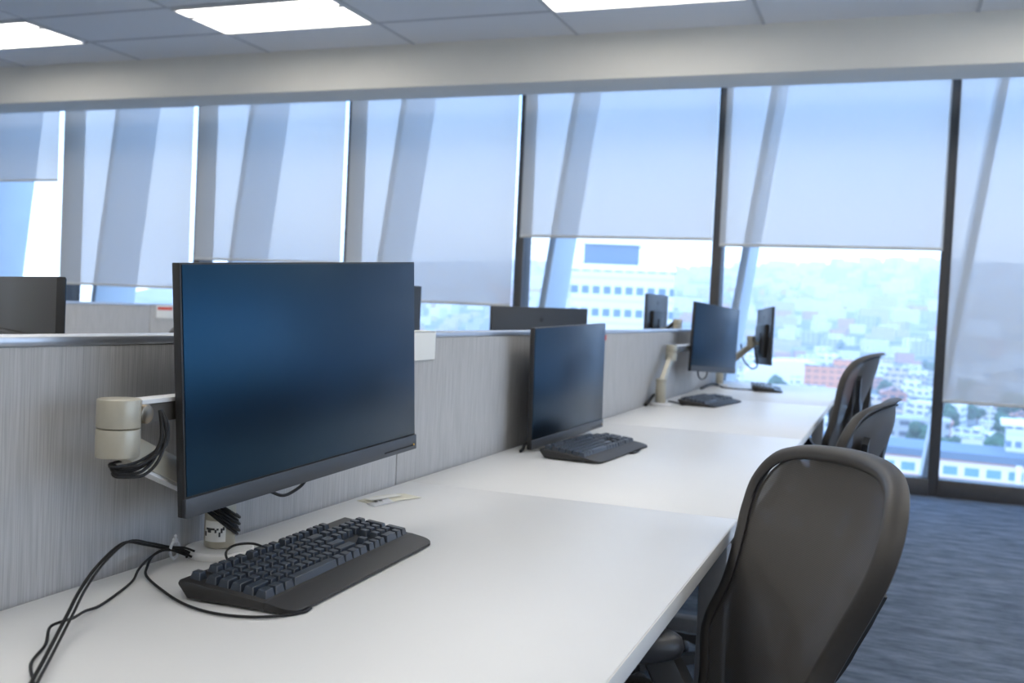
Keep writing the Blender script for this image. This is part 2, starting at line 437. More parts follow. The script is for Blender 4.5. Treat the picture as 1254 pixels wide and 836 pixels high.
for j in range(5):      # the glazed right side of the corner floor
    n += 1; w = empty('window_%d' % n, (XR, WY-j*BAY, 0), -PI/2); struct(w)
    b = MB(); b.box((0, .10, 1.57), (.058, .20, 3.14), bevel=.004)
    b.box((0, .01, 1.57), (.07, .03, 3.14), bevel=.004); struct(b.build('mullion', 'mullion', w))
    b = MB(); b.box((BAY/2, .06, .058), (BAY-.058, .16, .116), bevel=.005); struct(b.build('sill', 'mullion', w))
    b = MB(); b.box((BAY/2, .06, 3.05), (BAY-.058, .16, .22), bevel=.005); struct(b.build('head', 'mullion', w))
    b = MB(); b.box((BAY/2, .045, 1.6), (BAY-.058, .008, 2.98)); struct(b.build('pane', 'glass', w))
# leaning sunshade fins outside
prev = None
for k in range(-3, 10):
    x0 = BAY0+k*BAY+.31
    if prev is None:
        b = MB(); tl = math.tan(R(7.2)); z0, z1 = -3., 5.
        xa = lambda z: tl*(z-2.8)
        poly = [(xa(z0)-.028, z0), (xa(z0)+.028, z0), (xa(z1)+.028, z1), (xa(z1)-.028, z1)]
        b.prism(poly, 'y', -.27, .27, bevel=.004)
        o = b.build('sunshade_fin', 'fin'); prev = o
    else:
        o = prev.copy(); COL.objects.link(o)
    o.location = (x0, WY+.57, 0)
    lab = {-1: 'leaning metal fin filling most of the clear glass at the left edge', 0: 'leaning metal fin outside the window left of the nearest monitor',
           1: 'leaning metal fin outside the bay above the nearest monitor', 2: 'leaning metal fin behind the blind right of the nearest monitor',
           3: 'leaning metal fin in front of the white tower', 4: 'leaning metal fin right of the portrait-placed far monitor at the desk end',
           5: 'leaning metal fin behind the longest blind at right'}.get(k, 'leaning metal fin outside the glass beyond the photo')
    if k == 4: lab = 'leaning metal fin in the bay of the open hillside view'
    tag(o, lab, 'sunshade fin', 'leaning fins outside the glass')

# baseboard under left/rear walls
b = MB(); b.box((XL+.008, (YB+WY)/2, .05), (.016, WY-YB-.02, .1)); struct(b.build('baseboard_left', 'mullion'))

# ------------------------------------------------------------------ desks
DZ = .73
XP, XF = -1.0138, -.268          # partition face, desk front edge
JN = [.51, 2.03, 3.55, 5.07, 6.587]
def worktop(x0, x1, y0, y1, label):
    t = empty('desk', ((x0+x1)/2, (y0+y1)/2, DZ), 0, label, 'desk', 'white desks along the screens')
    b = MB(); b.box((0, 0, -.0135), (x1-x0-.004, y1-y0-.0016, .027), bevel=.0012); b.build('board', 'desk', t)
    s = 1 if abs(x1-XF) < .01 else -1
    b = MB(); b.box((s*((x1-x0)/2-.0007), 0, -.0135), (.0022, y1-y0-.0016, .0262), bevel=.0008); b.build('edge_band', 'deskedge', t)
    return t
def leg_frame(desk, y):
    t = empty('leg', (0, y-desk.location.y, -DZ)); t.parent = desk
    b = MB(); b.box((.325, 0, .36), (.055, .055, .62), bevel=.004); b.build('upright', 'desksteel', t)
    b = MB(); b.box((-.325, 0, .36), (.055, .055, .62), bevel=.004); b.build('upright', 'desksteel', t)
    b = MB(); b.box((0, 0, .686), (.70, .05, .034), bevel=.004); b.build('cross_bar', 'desksteel', t)
    b = MB(); b.box((0, 0, .025), (.72, .06, .05), bevel=.004); b.build('foot', 'desksteel', t)
wl = ['white desk under the nearest keyboard and largest monitor', 'white desk holding the second keyboard and low monitor',
      'white desk between the second keyboard and the far workstations', 'white desk at the window end holding the far keyboards']
hl = ['hidden white desk behind the screen of the nearest monitor', 'hidden white desk behind the screen with the white card', 'hidden white desk behind the third screen', 'hidden white desk behind the screen at the window end']
for i in range(4):
    for x0, x1, lb in ((XP+.004, XF, wl[i]), (XP-.05-.745, XP-.054, hl[i])):
        d = worktop(x0, x1, JN[i], JN[i+1], lb)
        leg_frame(d, JN[i]+.05 if i == 0 else JN[i]+.033)
        if i == 3: leg_frame(d, JN[4]-.05)

# low fabric screens
def screen_panel(x, y0, y1, label, zc=1.056, zb=.34, group='low fabric screens between the desks'):
    t = empty('desk_screen', (x-.025, (y0+y1)/2, 0), 0, label, 'desk screen', group)
    b = MB(); b.box((0, 0, (zb+zc)/2), (.05, y1-y0-.004, zc-zb), bevel=.003); b.build('fabric_panel', 'fabric', t)
    b = MB(); b.box((0, 0, zc+.006), (.056, y1-y0-.0005, .013), bevel=.0025); b.build('cap_rail', 'alu', t)
    for s in (-1, 1):
        b = MB(); b.box((0, s*((y1-y0)/2-.03), zb/2), (.04, .04, zb), bevel=.003); b.build('leg', 'desksteel', t)
    return t
SEAM = [.46, 1.98, 3.50, 5.02, 6.587]
pl = ['grey ribbed fabric desk screen behind the nearest monitor', 'grey fabric desk screen behind the second monitor with a white card on its cap',
      'grey fabric desk screen right of the second monitor', 'grey fabric desk screen at the window end behind the far monitor']
for i in range(4): screen_panel(XP, SEAM[i], SEAM[i+1], pl[i])
for i in range(3):
    y0 = 2.03+i*1.52
    screen_panel(-4.38, y0, y0+1.52, ['tan fabric screen of the next desk row, near part', 'tan fabric screen of the next desk row, seen left of the nearest monitor',
        'tan fabric screen of the next desk row, far part with a red and white note'][i], zc=1.050, group='low screens of the next desk row')
for i in range(3):
    y0 = 2.03+i*1.52
    t = worktop(-4.375, -3.63, y0, y0+1.52, 'white desk of the next desk row, %s' % ['nearest part', 'middle part', 'window end part'][i])
    leg_frame(t, y0+.05)
    if i == 2: leg_frame(t, y0+1.47)

# ------------------------------------------------------------------ monitors
MW, MH = .57, .345
def make_monitor(label, group='office monitors'):
    t = empty('monitor', (0, 0, 0), 0, label, 'monitor', group)
    b = MB(); b.box((0, .008, 0), (MW, .014, MH), bevel=.0012); b.build('casing', 'plastic', t)
    ch = .027
    b = MB(); b.box((0, .0004, ch/2), (MW-.006, .002, MH-ch-.005), bevel=.0004); b.build('screen', 'screen', t)
    b = MB(); b.box((.0008, .0026, -MH/2+ch/2), (MW+.0016, .0085, ch), bevel=.0012); c = b.build('chin', 'chin', t)
    b = MB(); b.box((MW/2-.056, -.0017, -MH/2+.0085), (.092, .0012, .0022)); b.build('slot', 'slot', c)
    b = MB(); b.cyl((MW/2-.0085, -.0012, -MH/2+.0095), (MW/2-.0085, -.0026, -MH/2+.0095), .0018, n=12); b.build('indicator', 'amber', c)
    b = MB(); b.box((0, .024, -.03), (.36, .026, .20), bevel=.010); h = b.build('back_housing', 'monback', t)
    b = MB(); b.box((0, .0385, -.045), (.13, .006, .13), bevel=.002); b.build('mount_plate', 'monback', h)
    b = MB(); b.cyl((0, .014, .118), (0, .0162, .118), .010, n=20); b.build('emblem', 'slot', t)
    return t
def pose(o, c, rz, rx=0., ry=0.):
    m = Matrix.Rotation(rz, 4, 'Z') @ Matrix.Rotation(rx, 4, 'X') @ Matrix.Rotation(ry, 4, 'Y')
    o.matrix_world = Matrix.Translation(Vector(c)) @ m
    o.location = c; o.rotation_euler = m.to_euler()
mon = []
MON = [('large black monitor nearest the camera, on an arm over the first keyboard', (-.848, 1.368, 1.018), 83.7, -.7, -3.7),
       ('black monitor standing low behind the second keyboard', (-.907, 2.915, .918), 85.4, -.2, -1.7),
       ('black monitor on a cream arm above the third keyboard, its screen seen', (-.844, 5.187, 1.026), 76.1, .3, 2.9),
       ('farthest monitor at the window end, turned so its blue-lit back shows', (-.719, 6.25, 1.036), 105.6, .5, 1.8),
       ('black monitor over the screen by the left edge of the photo', (-1.50, 1.415, .977), 147.2, 0, 0),
       ('wide black monitor back showing over the screen behind the second monitor', (-1.45, 4.143, .973), -118., 0, .8),
       ('small far monitor back with its arm over the screen, before the white tower', (-1.40, 6.20, 1.094), -90.7, 0, .3),
       ('monitor over the screen almost wholly hidden behind the nearest monitor', (-1.46, 2.568, 1.018), -100., 0, 0)]
base_mon = make_monitor(MON[0][0])
for i, (lab, c, rz, rx, ry) in enumerate(MON):
    o = base_mon if i == 0 else copy_tree(base_mon)
    if i == 4:
        for ch_ in [q_ for q_ in bpy.data.objects if q_.parent == o and q_.name.startswith('emblem')]: bpy.data.objects.remove(ch_)
    o['label'] = lab; pose(o, c, R(rz), R(rx), R(ry)); mon.append(o)
bpy.context.view_layer.update()

# ------------------------------------------------------------------ monitor arms
def beam(p0, p1, w, h, taper=1.):
    """flat-sided arm link with a rounded top between two points"""
    b = MB()
    sect = [(-w/2, -h/2), (w/2, -h/2), (w/2, h*.28), (w*.34, h/2), (-w*.34, h/2), (-w/2, h*.28)]
    b.tube([p0, p1], 1., sub=1, sect=sect, up=(0, 0, 1)); return b
def make_arm(label, base, joint, monitor, sticker=False, grp='monitor arms'):
    bx, by = base; jx, jy, jz = joint
    t = empty('monitor_mount', (bx, by, DZ), 0, label, 'monitor mount', grp)
    o = Vector((bx, by, DZ)); J = Vector(joint)-o
    mw = monitor.matrix_world; att = (mw @ Vector((0, .085, -.045)))-o; plate = (mw @ Vector((0, .0419, -.045)))-o
    b = MB(); b.lathe([(0, 0), (.051, 0), (.053, .003), (.053, .009), (.050, .012), (0, .013)], Matrix.Identity(4), 40); b.build('base', 'armwhite', t)
    b = MB(); b.cyl((0, 0, .013), (0, 0, .118), .0235, n=36, bevel=.003); p = b.build('post', 'cream', t)
    if sticker:
        def lab(u, v, a0=-2.05, a1=-.55): a = a0+(a1-a0)*u; a += R(0); return (.0237*math.cos(a), .0237*math.sin(a), .024+.032*v)
        b = MB(); b.grid(lambda u, v: lab(u, v), 12, 1); st = b.build('label', 'paper', p)
        rnd = random.Random(3); b = MB()
        for i in range(11):
            a = -1.95+.125*i; z = .032+rnd.choice([0, .006, .010]); h = rnd.choice([.003, .005, .007])
            b.box((.0239*math.cos(a), .0239*math.sin(a), z+h/2), (.0007, .0028, h), rot=Matrix.Rotation(a, 3, 'Z'))
        b.build('print', 'ink', st)
    b = MB(); b.cyl((0, 0, .105), (0, 0, .121), .0255, n=36, bevel=.003); b.build('collar', 'cream', t)
    jb = J-Vector((0, 0, .021)); a0 = Vector((0, 0, .095))
    d = (jb-a0).normalized()
    bm = beam(a0+d*.012, jb-d*.006, .026, .034); bm.build('lower_link', 'cream', t)
    b = beam(a0+d*.03-Vector((0, 0, .020)), jb-d*.035-Vector((0, 0, .019)), .020, .007); b.build('cable_cover', 'armwhite', t)
    b = MB(); b.cyl(J-Vector((0, 0, .037)), J-Vector((0, 0, .0005)), .0268, n=40, bevel=.002); b.build('elbow', 'cream', t)
    b = MB(); b.cyl(J+Vector((0, 0, .0005)), J+Vector((0, 0, .037)), .0268, n=40, bevel=.002); b.build('elbow', 'cream', t)
    e = att-J; eh = Vector((e.x, e.y, 0)).normalized(); side = Vector((0, 0, 1)).cross(eh)
    u0 = J+eh*.030+Vector((0, 0, .016))
    b = beam(u0, att, .024, .026); ul = b.build('upper_link', 'creamdark', t)
    b = beam(u0+Vector((0, 0, .0155)), att+Vector((0, 0, .0155)), .0235, .007); b.build('top_cover', 'armwhite', ul)
    b = MB(); b.cyl(u0-side*.021, u0+side*.021, .0125, n=28, bevel=.002); b.build('pivot', 'bronze', t)
    b = MB(); b.cyl(att-Vector((0, 0, .022)), att+Vector((0, 0, .022)), .016, n=28, bevel=.002)
    b.cyl(att, plate, .012, n=20); b.build('mount_head', 'cream', t)
    return t
make_arm('cream monitor arm on the white base behind the nearest keyboard', (-.957, 1.280), (-.906, .998, .958), mon[0], True)
make_arm('monitor arm hidden behind the second monitor', (-.957, 3.145), (-.960, 3.138, .93), mon[1])
make_arm('cream monitor arm rising left of the third monitor', (-.957, 4.43), (-.966, 4.66, .962), mon[2])
make_arm('cream monitor arm holding the farthest monitor at the window end', (-.955, 6.06), (-.80, 6.22, 1.00), mon[3])
make_arm('hidden monitor arm on the far side near the left edge', (-1.66, 1.08), (-1.64, 1.17, .92), mon[4])
make_arm('hidden monitor arm behind the wide black monitor back', (-1.16, 3.95), (-1.14, 4.12, .93), mon[5])
make_arm('cream monitor arm joint showing above the screen cap', (-1.19, 6.02), (-1.20, 5.93, 1.083), mon[6])
make_arm('hidden monitor arm behind the nearest monitor', (-1.16, 2.50), (-1.14, 2.66, .93), mon[7])

# ------------------------------------------------------------------ keyboards
def key_shape(b, x, y, z, w, d, h=.0085, tilt=0.):
    t = bmesh.new(); bw, bd = w/2-.0010, d/2-.0010; tw, td = bw-.0024, bd-.0028
    lo = [(-bw, -bd), (bw, -bd), (bw, bd), (-bw, bd)]; hi = [(-tw, -td+.0006), (tw, -td+.0006), (tw, td+.0006), (-tw, td+.0006)]
    A = [t.verts.new((*p, 0)) for p in lo]; B = [t.verts.new((*p, h)) for p in hi]
    t.faces.new(A[::-1]); t.faces.new(B)
    for k in range(4): t.faces.new((A[k], A[(k+1) % 4], B[(k+1) % 4], B[k]))
    bmesh.ops.bevel(t, geom=t.edges[:], offset=.0007, segments=1, affect='EDGES')
    t.transform(Matrix.Translation((x, y, z)) @ Matrix.Rotation(tilt, 4, 'X')); b.join(t)
def key_list():
    U = .01905; K = []
    def row(y, items, x):
        for w in items:
            if w < 0: x += -w*U; continue
            K.append((x+w*U/2, y, w*U, U)); x += w*U
    W = 22.5*U; x0 = -W/2; y0 = .058
    row(y0, [1, -1, 1, 1, 1, 1, -.5, 1, 1, 1, 1, -.5, 1, 1, 1, 1, -.25, 1, 1, 1], x0)
    y = y0-1.3*U
    row(y, [1]*13+[2, -.25, 1, 1, 1, -.25, 1, 1, 1, 1], x0)
    row(y-U, [1.5]+[1]*12+[1.5, -.25, 1, 1, 1, -.25, 1, 1, 1], x0)
    row(y-2*U, [1.75]+[1]*11+[2.25, -.25, -3, -.25, 1, 1, 1], x0)
    row(y-3*U, [2.25]+[1]*10+[2.75, -.25, -1, 1, -1, -.25, 1, 1, 1], x0)
    row(y-4*U, [1.25, 1.25, 1.25, 6.25, 1.25, 1.25, 1.25, 1.25, -.25, 1, 1, 1, -.25, 2, 1], x0)
    K.append((x0+22*U, y-1.5*U, U, 2*U)); K.append((x0+22*U, y-3.5*U, U, 2*U))
    return K
def deck_z(y): return .0125+.0145*(y+.07)/.145     # top deck rises to the back
def make_keyboard(label, detail):
    t = empty('keyboard', (0, 0, 0), 0, label, 'keyboard', 'black keyboards on the white worktops')
    L = .450; y_f, y_b = -.056, .076
    b = MB()      # body: wedge with undercut ends
    for_poly = [(y_f, .003), (y_b-.016, .003), (y_b, deck_z(y_b)-.006), (y_b-.003, deck_z(y_b)), (y_f, deck_z(y_f))]
    b.prism(for_poly, 'x', -L/2, L/2, bevel=.002); b.build('body', 'kb', t)
    b = MB()      # palm rest with rounded outer corners, sloping to the desk
    pts = []
    yo, yi, hw = -.098, y_f+.001, L/2-.001
    rr = .022
    pts += [(-hw, yi)]
    for k in range(7): a = PI+k*PI/12; pts.append((-hw+rr+rr*math.cos(a), yo+rr+rr*math.sin(a)))
    for k in range(7): a = 1.5*PI+k*PI/12; pts.append((hw-rr+rr*math.cos(a), yo+rr+rr*math.sin(a)))
    pts += [(hw, yi)]
    tb = bmesh.new()
    zt = lambda y: .0055+(deck_z(yi)-.0055)*((y-yo)/(yi-yo))**.8 if y > yo+1e-6 else .0055
    lo = [tb.verts.new((x, y, .002)) for x, y in pts]; hi = [tb.verts.new((x, y, zt(y))) for x, y in pts]
    tb.faces.new(lo[::-1])
    n = len(pts)
    for k in range(n): tb.faces.new((lo[k], lo[(k+1) % n], hi[(k+1) % n], hi[k]))
    # top in strips so the slope stays smooth
    half = n//2
    for k in range(half-1): tb.faces.new((hi[k], hi[k+1], hi[n-2-k], hi[n-1-k]))
    bmesh.ops.recalc_face_normals(tb, faces=tb.faces[:]); b.join(tb); b.build('palm_rest', 'kb', t, 50)
    K = key_list(); tilt = math.atan(.0145/.145)
    if detail:
        for i, (x, y, w, d) in enumerate(K[:100]):
            b = MB(); key_shape(b, x, y, deck_z(y)-.001, w, d, .0112, tilt); b.build('key', 'key', t, 30)
        b = MB()
        for (x, y, w, d) in K[100:]: key_shape(b, x, y, deck_z(y)-.001, w, d, .0112, tilt)
        k = b.build('key', 'key', t, 30); k['kind'] = 'stuff'
    else:
        b = MB()
        for (x, y, w, d) in K: key_shape(b, x, y, deck_z(y)-.001, w, d, .0112, tilt)
        b.build('key_set', 'key', t, 30)
    for sx in (-1, 1):
        for sy in (-.085, .052):
            b = MB(); b.box((sx*.19, sy, .0015), (.03, .010, .003), bevel=.001); b.build('foot', 'slot', t)
    return t
kb = make_keyboard('black keyboard with palm rest nearest the camera, below the largest monitor', True)
kb.location = (-.789, 1.288, DZ); kb.rotation_euler = (0, 0, R(92.0))
kb2 = make_keyboard('black keyboard in front of the second, low monitor', False)
kb2.location = (-.786, 2.772, DZ); kb2.rotation_euler = (0, 0, R(86))
kb3 = copy_tree(kb2); kb3['label'] = 'black keyboard below the third monitor on its cream arm'
kb3.location = (-.790, 4.73, DZ); kb3.rotation_euler = (0, 0, R(82))
kb4 = copy_tree(kb2); kb4['label'] = 'farthest black keyboard lying end-on near the window end'
kb4.location = (-.68, 5.98, DZ); kb4.rotation_euler = (0, 0, R(98))

# ------------------------------------------------------------------ cables
def cable(pts, r, label, group='black cables', n=8, sub=6):
    b = MB(); b.tube(pts, r, n=n, sub=sub); o = b.build('cable', 'cable', None, 60)
    return tag(o, label, 'cable', group)
A = [(-.966, 1.222, .743), (-.978, 1.212, .749), (-.992, 1.196, .752), (-.994, 1.155, .766), (-.970, 1.086, .785), (-.920, .988, .785), (-.893, .929, .770), (-.871, .888, .755), (-.849, .847, .740), (-.814, .798, .738), (-.777, .746, .7365), (-.735, .69, .7365)]
cable(A, .0022, 'thick black cable arching from the white arm base to the bottom left corner')
A2 = [(x+.0050, y+.0044, z+.002) for x, y, z in A]
cable(A2, .0017, 'thinner black cable running along the arching thick one', sub=6)
B = [(-.964, 1.224, .7365), (-.978, 1.217, .7435), (-.984, 1.186, .752), (-.977, 1.147, .750), (-.968, 1.115, .742), (-.960, 1.095, .7322), (-.936, 1.041, .7322), (-.916, .986, .7322), (-.909, .955, .735), (-.892, .918, .739), (-.882, .890, .744), (-.893, .884, .737), (-.864, .85, .7322), (-.832, .80, .7322), (-.781, .754, .7322), (-.74, .70, .7322)]
cable(B, .0018, 'kinked black cable lying on the worktop at bottom left')
Cc = [(-.974, 1.2245, .735), (-.979, 1.2265, .7375), (-.985, 1.192, .752), (-.988, 1.168, .748), (-.980, 1.146, .737), (-.956, 1.118, .733), (-.889, 1.073, .733), (-.831, 1.042, .733), (-.779, 1.029, .733), (-.732, 1.036, .733), (-.699, 1.058, .733), (-.682, 1.088, .7322), (-.6825, 1.108, .7322)]
cable(Cc, .0019, 'black keyboard cable curving round the front left corner of the nearest keyboard')
b = MB()
b.tube([(-.984+.0*1, 1.209+.010*math.cos(a), .748+.013*math.sin(a)) for a in [2*PI*k/12 for k in range(12)]], .0022, n=6, closed=True, sub=2)
b.tube([(-.984, 1.209, .760), (-.982, 1.207, .768), (-.979, 1.204, .771)], .0022, n=6, sub=2)
b.box((-.984, 1.209, .762), (.006, .007, .006), bevel=.001)
tag(b.build('cable_tie', 'tie'), 'pale cable tie holding the cables together beside the white arm base', 'cable tie')
cable([(-.868, 1.14, .7345), (-.885, 1.205, .7355), (-.909, 1.232, .748), (-.905, 1.246, .757), (-.894, 1.268, .757), (-.887, 1.288, .750), (-.872, 1.297, .738), (-.866, 1.31, .734)], .0019, 'short black cable looping up behind the nearest keyboard')
# bundle hanging from the elbow
offs = [(0, 0, 0), (.005, .006, .004), (-.003, .004, -.004), (.003, -.003, -.007), (.006, .001, -.011), (-.002, .009, .006)]
for i, (a, b_, c_) in enumerate(offs):
    k = 1+.09*i
    L = [(-.872, 1.034+.4*b_, .980), (-.868+a, 1.033+b_, .962), (-.865+a, 1.029+b_*k, .941), (-.866+a, 1.018+b_, .926+c_*.8), (-.870+a, 1.004+.4*b_, .915+c_), (-.876+a, .992, .910+c_*.9), (-.886+a*.5, .981-.002*i, .909+c_*.7), (-.899+a*.5, .984-.001*i, .911+c_*.6), (-.915, 1.0+.003*i, .909+c_*.6)]
    cable(L, (.0021 if i else .0026), 'black cable of the bundle looping under the arm elbow beside the nearest monitor', 'cables looping under the elbow')
# coil wound round the post
for i in range(6):
    pts = []
    for k in range(13):
        a = R(-150)+k*R(300)/12
        px, py = math.cos(a), math.sin(a)
        rr = .0262+.0028*(i % 2)
        lean = -.020*math.sin(a-R(25)) if False else 0
        z = DZ+.052+.0052*i-.016*py-.014*px
        pts.append((-.957+rr*px, 1.280+rr*py, z))
    cable(pts, .0022, 'black cable wound slanting round the arm post under the nearest monitor', 'cables wound round the post', sub=3)
cable([(-.885, 1.23, .866), (-.882, 1.262, .846), (-.88, 1.296, .834), (-.88, 1.33, .822), (-.88, 1.359, .823), (-.88, 1.392, .833), (-.885, 1.42, .853)], .0026, 'black cable sagging just below the nearest monitor bottom edge')
cable([(-.955, 2.62, .734), (-.962, 2.66, .737), (-.97, 2.70, .745), (-.965, 2.78, .750), (-.955, 2.88, .742)], .0045, 'black cable bundle at the lower left corner of the second monitor')
cable([(-.80, 2.60, .7322), (-.74, 2.80, .7322), (-.682, 2.80, .7322), (-.676, 2.87, .7322), (-.69, 2.93, .7322), (-.73, 2.95, .7322)], .0026, 'black cable loop sticking out in front of the second keyboard')
cable([(-1.0, 4.33, .735), (-.995, 4.38, .752), (-.99, 4.44, .772), (-.985, 4.50, .765), (-.965, 4.53, .748)], .008, 'thick black cable bundle left of the third monitor arm base')
cable([(-.955, 4.60, .737), (-.90, 4.55, .736), (-.87, 4.50, .734), (-.88, 4.58, .7322)], .0035, 'thin black cable between the third arm base and its keyboard')
cable([(-.90, 5.02, .885), (-.90, 5.03, .845), (-.895, 5.08, .822), (-.89, 5.14, .820), (-.885, 5.19, .835), (-.885, 5.21, .87)], .004, 'black cable loop hanging below the third monitor')
cable([(-.86, 6.22, .985), (-.845, 6.215, .90), (-.80, 6.21, .845), (-.77, 6.21, .84), (-.755, 6.215, .87), (-.775, 6.20, .97)], .005, 'black cable loop hanging beside the farthest monitor')
cable([(-.94, 6.0, .735), (-.90, 5.86, .734), (-.80, 5.82, .7322), (-.72, 5.85, .7322)], .0045, 'black cable running from the far arm base to the farthest keyboard')
cable([(-.985, 5.62, .735), (-.975, 5.75, .745), (-.965, 5.88, .748), (-.95, 5.99, .738)], .007, 'dark cable bundle lying by the screen before the far arm base')

# ------------------------------------------------------------------ papers and tags
t = empty('card', (-.942, 1.815, DZ), R(70), 'ivory printed card lying on the worktop beyond the nearest keyboard', 'card')
b = MB()
b.grid(lambda u, v: (-.065+.13*u, -.026+.052*v, .0012+.003*math.sin(u*PI)*(.3+.7*v)), 16, 4); 
c0 = b.build('sheet', 'paperyellow', t, None)
sol = c0.modifiers.new('thickness', 'SOLIDIFY'); sol.thickness = .0008
b = MB(); b.box((-.012, .006, .0052), (.085, .022, .0005)); b.build('printed_panel', 'paper', t)
b = MB()
for x in (-.048, -.036): b.box((x, -.012, .0036), (.006, .006, .0006))
b.build('print', 'ink', t)
b = MB(); b.grid(lambda u, v: (-.09+.06*u, -.045+.03*v+.02*u, .0012+.004*u*v), 8, 3); s = b.build('tape_strip', 'tie', None, None)
sol = s.modifiers.new('thickness', 'SOLIDIFY'); sol.thickness = .0005
s.location = (-.925, 1.83, DZ); s.rotation_euler = (0, 0, R(60)); tag(s, 'pale strip of plastic lying next to the ivory card', 'plastic strip')

t = empty('name_card', (XP, 2.085, 1.036), 0, 'white blank card hung over the screen cap right of the nearest monitor', 'card')
b = MB(); b.box((.0045, 0, 0), (.0025, .115, .064), bevel=.0006)
b.build('front', 'paper', t)
b = MB(); b.box((-.012, 0, .0342), (.0345, .115, .0022), bevel=.0005); b.build('fold', 'paper', t)
b = MB(); b.box((0, 0, 0), (.002, .022, .020), bevel=.0004); o = b.build('sticker', 'red'); o.location = (XP+.0012, 3.66, 1.040)
tag(o, 'tiny red sticker on the screen just right of the second monitor', 'sticker')
t = empty('note', (-4.38, 5.20, 1.012), 0, 'white note with red heading pinned on the tan screen left of the nearest monitor', 'note')
b = MB(); b.box((.004, 0, 0), (.003, .16, .085), bevel=.0006); b.build('sheet', 'paper', t)
b = MB(); b.box((.0062, 0, .022), (.001, .14, .020)); b.build('heading', 'red', t)

# ------------------------------------------------------------------ chairs
HALF = [(0, 0), (.09, 0), (.147, .012), (.158, .05), (.150, .11), (.176, .18), (.222, .26), (.228, .35), (.250, .43), (.269, .49), (.272, .545), (.243, .59), (.186, .612), (.096, .622), (0, .625)]
def back_fn(r0, r1, curl, k, zb):
    N = 80; hs = [.66*i/N for i in range(N+1)]; Y = [0.]; Z = [0.]
    ang = lambda h: r0+(r1-r0)*h/.625+curl*max(0, (h/.625-.72)/.28)**2
    for i in range(N):
        a = (ang(hs[i])+ang(hs[i+1]))/2; Y.append(Y[-1]+math.sin(a)*(hs[1]-hs[0])); Z.append(Z[-1]+math.cos(a)*(hs[1]-hs[0]))
    def f_(x, h):
        p = min(max(h*1.036/.66*N, 0), N-1e-6); i = int(p); u = p-i
        return Vector((x, Y[i]+(Y[i+1]-Y[i])*u-k*x*x+.18, zb+Z[i]+(Z[i+1]-Z[i])*u))
    return f_
